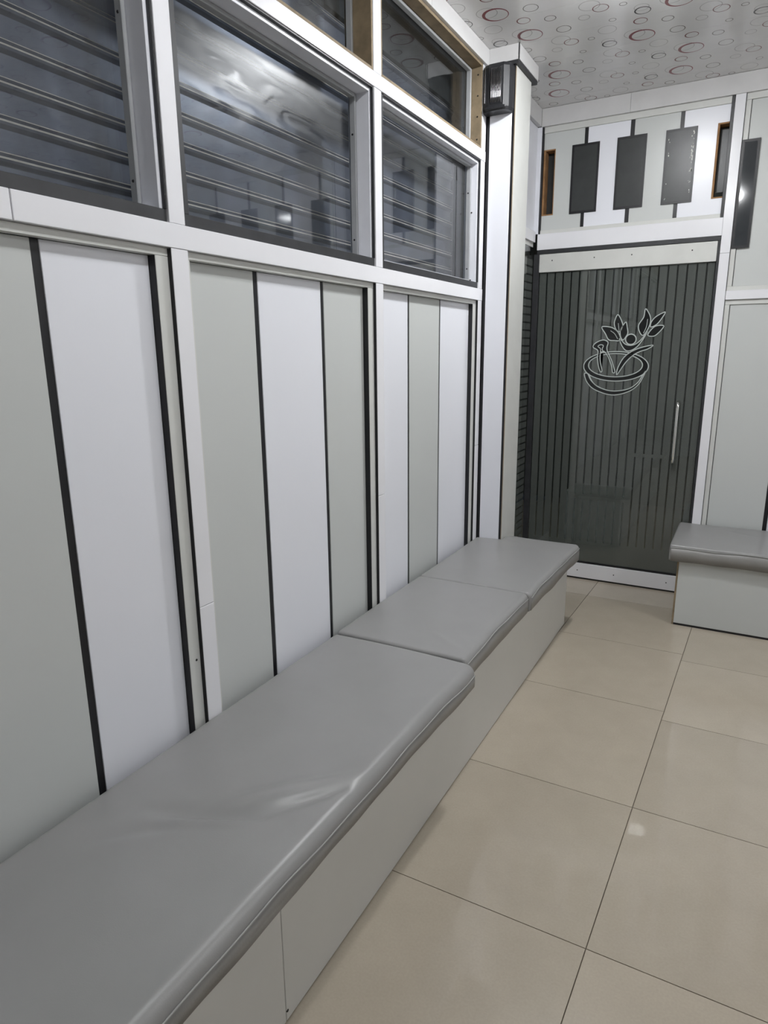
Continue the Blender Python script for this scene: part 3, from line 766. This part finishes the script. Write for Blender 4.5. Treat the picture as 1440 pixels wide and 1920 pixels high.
def cushion(name, axis, a0, a1, back, front, zb, zt, rf, label, group, hfun=None, ffun=None, zbf=None, backf=None, NY=90, NX=44, wz=.46, endr=.012, loc=None):
    """padded seat: rows along `a`, profile from back to front; axis 'y' runs along y with its front
    towards +x, axis 'x' runs along x with its front towards -y"""
    root = empty(name, (0, 0, 0)); tag(root, label, 'cushion', group)
    s = 1 if axis == 'y' else -1
    def W(a, d, z): return (d, a, z) if axis == 'y' else (a, d, z)
    rows = []
    aa = []
    for k in range(6): aa.append(a0 + endr*(1-math.cos(math.pi/2*k/5)) if False else a0 + endr*(k/5)**1.6)
    m_ = NY
    for k in range(1, m_): aa.append(lerp(a0+endr, a1-endr, k/m_))
    for k in range(6): aa.append(a1 - endr*((5-k)/5)**1.6)
    nprof = None
    for a in aa:
        d = min(a-a0, a1-a); i = 0 if d >= endr else endr - math.sqrt(max(0, endr*endr-(endr-d)**2))
        fr = front + (ffun(a) if ffun else 0)*s
        bk = (backf(a) if backf else back)
        z0 = zb; z1 = zt - i
        b0 = bk + s*i*.3; f0 = fr - s*i
        P = []
        P.append((b0, z0, 0)); P.append((b0, lerp(z0, z1, .6), 0))
        rb = .010
        for k in range(4):
            t = math.pi/2*k/3; P.append((b0 + s*rb*(1-math.cos(t)), z1-rb+rb*math.sin(t), 1 if k > 1 else 0))
        for k in range(1, NX):
            P.append((lerp(b0+s*rb, f0-s*rf, k/NX), z1, 1))
        for k in range(8):
            t = math.pi/2*k/7; P.append((f0-s*rf+s*rf*math.sin(t), z1-rf+rf*math.cos(t), 1-k/9))
        zz0 = z1-rf
        for k in range(1, 6):
            P.append((f0 - s*.004*math.sin(math.pi*k/5)*0, lerp(zz0, z0+.006, k/5), 0))
        P.append((f0-s*.006, z0, 0))
        row = []
        for (dd, z, w) in P:
            h = 0
            if hfun and w > 0: h = hfun(a, dd)*w
            row.append(W(a, dd, z+h))
        rows.append(row); nprof = len(row)
    V = [v for r in rows for v in r]; F = []
    for i in range(len(rows)-1):
        for k in range(nprof-1):
            F.append((i*nprof+k, i*nprof+k+1, (i+1)*nprof+k+1, (i+1)*nprof+k))
        F.append((i*nprof+nprof-1, i*nprof, (i+1)*nprof, (i+1)*nprof+nprof-1))
    F.append(tuple(range(nprof))); F.append(tuple(range((len(rows)-1)*nprof, len(rows)*nprof)))
    c = sum((Vector(v) for v in V), Vector())/len(V); c.z = zb
    root.location = c
    pad = mesh('pad', V, F, M['vinyl'], root, True)
    # sewn side band below the welt
    n_up = nprof - 7
    VS = []; FS = []; Wl = []
    st = rows[4:-4]
    for r, a in zip(st, aa[4:-4]):
        fr = front + (ffun(a) if ffun else 0)*s
        z0 = zb + .004 + (zbf(a) if zbf else 0); zw = wz + .0035*math.sin(a*9.1)+.002*math.sin(a*23)
        dr = .0012*math.sin(a*31)+.0012*math.sin(a*13+1)
        VS += [W(a, fr+s*.0012, zw), W(a, fr+s*(.0022+.4*abs(dr)), lerp(zw, z0, .5)), W(a, fr+s*(.0012+.3*dr*0), z0-.003+dr), W(a, fr-s*.004, z0-.003+dr), W(a, fr-s*.004, zw)]
        Wl.append(W(a, fr+s*.0016, zw+.0012))
    nn = 5
    for i in range(len(st)-1):
        for k in range(nn):
            FS.append((i*nn+k, i*nn+(k+1) % nn, (i+1)*nn+(k+1) % nn, (i+1)*nn+k))
    FS.append(tuple(range(nn))); FS.append(tuple(range((len(st)-1)*nn, len(st)*nn)))
    mesh('side_band', VS, FS, M['skirt'], root, True)
    tube('welt', Wl, .0021, M['welt'], root, 6)
    return root

def fold(a, d, p, q, wdt, amp):
    """a soft crease from p to q (a,d coordinates)"""
    px, py = p; qx, qy = q; vx, vy = qx-px, qy-py; l2 = vx*vx+vy*vy
    t = ((a-px)*vx+(d-py)*vy)/l2
    tc = max(0, min(1, t)); ex = a-(px+tc*vx); ey = d-(py+tc*vy)
    dist = math.hypot(ex, ey)
    side = math.copysign(1, ex*vy-ey*vx)
    g = math.exp(-(dist/wdt)**2); e = math.sin(math.pi*max(0.02, min(.98, tc)))**.7
    return amp*g*e

def h1(a, d):
    h = .0030*math.sin(a*3.1+.6)*math.sin((d+1.28)/.5*math.pi)
    crown = .006*math.sin(math.pi*max(0, min(1, (d+1.28)/.55)))
    for p, q, w, am in (((1.25, -.752), (1.00, -.99), .022, .009), ((1.20, -.748), (.985, -.90), .012, -.009), ((1.19, -.770), (.99, -.955), .010, .007),
                        ((.885, -1.16), (1.005, -.86), .020, -.011), ((.86, -1.10), (.985, -.87), .012, .007), ((.76, -1.18), (.90, -1.02), .020, -.006),
                        ((.50, -.95), (.75, -.80), .05, -.002)):
        h += fold(a, d, p, q, w, am)
    # the pad sags towards its near end
    return h + crown*.6
cushion('seat_cushion', 'y', -.55, 1.938, -1.277, -.728, .390, .470, .032,
        'long grey vinyl bench cushion with diagonal creases, the longest of its row', 'seat cushions on the long bench',
        hfun=h1, ffun=lambda a: .002*math.sin(a*4.3)-.012*sstep((1.2-a)/.9)+.008*sstep((a-1.6)/.3), zbf=lambda a: .002+.002*math.sin(a*6), NY=250, NX=60, wz=.436)
def h2(a, d):
    return .006*math.sin(math.pi*max(0, min(1, (d+1.28)/.53)))*math.sin(math.pi*max(0, min(1, (a-1.94)/.72))) + .003 \
        + fold(a, d, (2.0, -.80), (2.10, -.95), .012, .0025) + fold(a, d, (2.02, -.77), (2.16, -.86), .010, .0022)
cushion('seat_cushion', 'y', 1.9425, 2.660, -1.277, -.752, .390, .474, .020,
        'short grey vinyl bench cushion in the middle of the row, butted between two others', 'seat cushions on the long bench',
        hfun=h2, ffun=lambda a: -.004*math.sin((a-1.94)/.72*math.pi), zbf=lambda a: .003+.003*math.sin(a*7), wz=.458)
def h3(a, d):
    return .005*math.sin(math.pi*max(0, min(1, (d+1.28)/.53)))*math.sin(math.pi*max(0, min(1, (a-2.66)/.84))) + .002 + .008*math.exp(-((a-3.46)/.05)**2-((d+1.09)/.05)**2)
def back3(a): return -1.277 if a < 3.404 else lerp(-1.277, -1.132, sstep((a-3.404)/.004))
cushion('seat_cushion', 'y', 2.6645, 3.512, -1.277, -.738, .390, .474, .022,
        'grey vinyl bench cushion notched around the pillar at the door end', 'seat cushions on the long bench',
        hfun=h3, ffun=lambda a: .0012*math.sin(a*15)+.012*sstep((a-3.1)/.4)-.006*sstep((3.1-a)/.3), zbf=lambda a: .001+.003*math.sin(a*10), backf=back3, NY=200, wz=.456)

# second bench against the back wall
b2 = empty('bench', (.9, 4.05, 0))
tag(b2, 'pale laminate bench with raw edged corner standing right of the glass door', 'bench')
RY = 3.796
box('front_panel', -.2465, 2.36, RY, RY+.018, .012, .374, M['rbase'], b2)
box('raw_edge', -.2560, -.2470, RY+.001, RY+.018, .002, .374, M['wood'], b2, 0)
box('end_panel', -.2560, -.2380, RY+.0185, YB-.002, .002, .374, M['rbase'], b2)
box('plinth', -.2465, 2.36, RY+.001, RY+.016, .0005, .0118, M['black'], b2, 0)
box('seat_board', -.2375, 2.36, RY+.0185, YB-.002, .355, .374, M['wood'], b2, 0)
def h4(a, d):
    return .004*math.sin(math.pi*max(0, min(1, (d-3.78)/.52))) + fold(a, d, (-.05, 4.22), (.10, 4.12), .02, -.003) + .0015*math.sin(a*14)
c4 = cushion('seat_cushion', 'x', -.300, 1.02, YB-.006, 3.768, .3755, .466, .012,
             'grey vinyl cushion on the bench right of the glass door', None, hfun=h4, ffun=lambda a: .002*math.sin(a*12), NY=130, wz=.452)
cushion('seat_cushion', 'x', 1.025, 2.35, YB-.006, 3.768, .3755, .466, .012,
        'grey vinyl cushion at the far end of the bench, away from the door', None, hfun=h4, ffun=None, NY=60, wz=.452)

# ================================================================== CEILING LAMPS
for k, (lx, ly, out_) in enumerate(LAMPS):
    ZL = ZC if ly < YB else 2.86
    t = empty('ceiling_lamp', (lx, ly, ZL))
    tag(t, ['square white ceiling lamp nearest the glass door', 'square white ceiling lamp over the second bench',
            'square white ceiling lamp above the long bench', 'square white ceiling lamp in the half of the room across from the long bench', 'unseen dim lamp added to light the lobby cabinet behind the glass door'][k], 'lamp', 'ceiling lamps')
    a = .064
    # surface mounted panel: slim backing tray, thick diffuser that also glows at its sides
    box('tray', lx-a-.012, lx+a+.012, ly-a-.012, ly+a+.012, ZL-.006, ZL-.0005, M['rail'], t, .001)
    box('diffuser', lx-a, lx+a, ly-a, ly+a, ZL-.030, ZL-.0062, emit_mat('led_diffuser', (.97, .985, 1.0), LAMP_POWER*out_), t, .004)
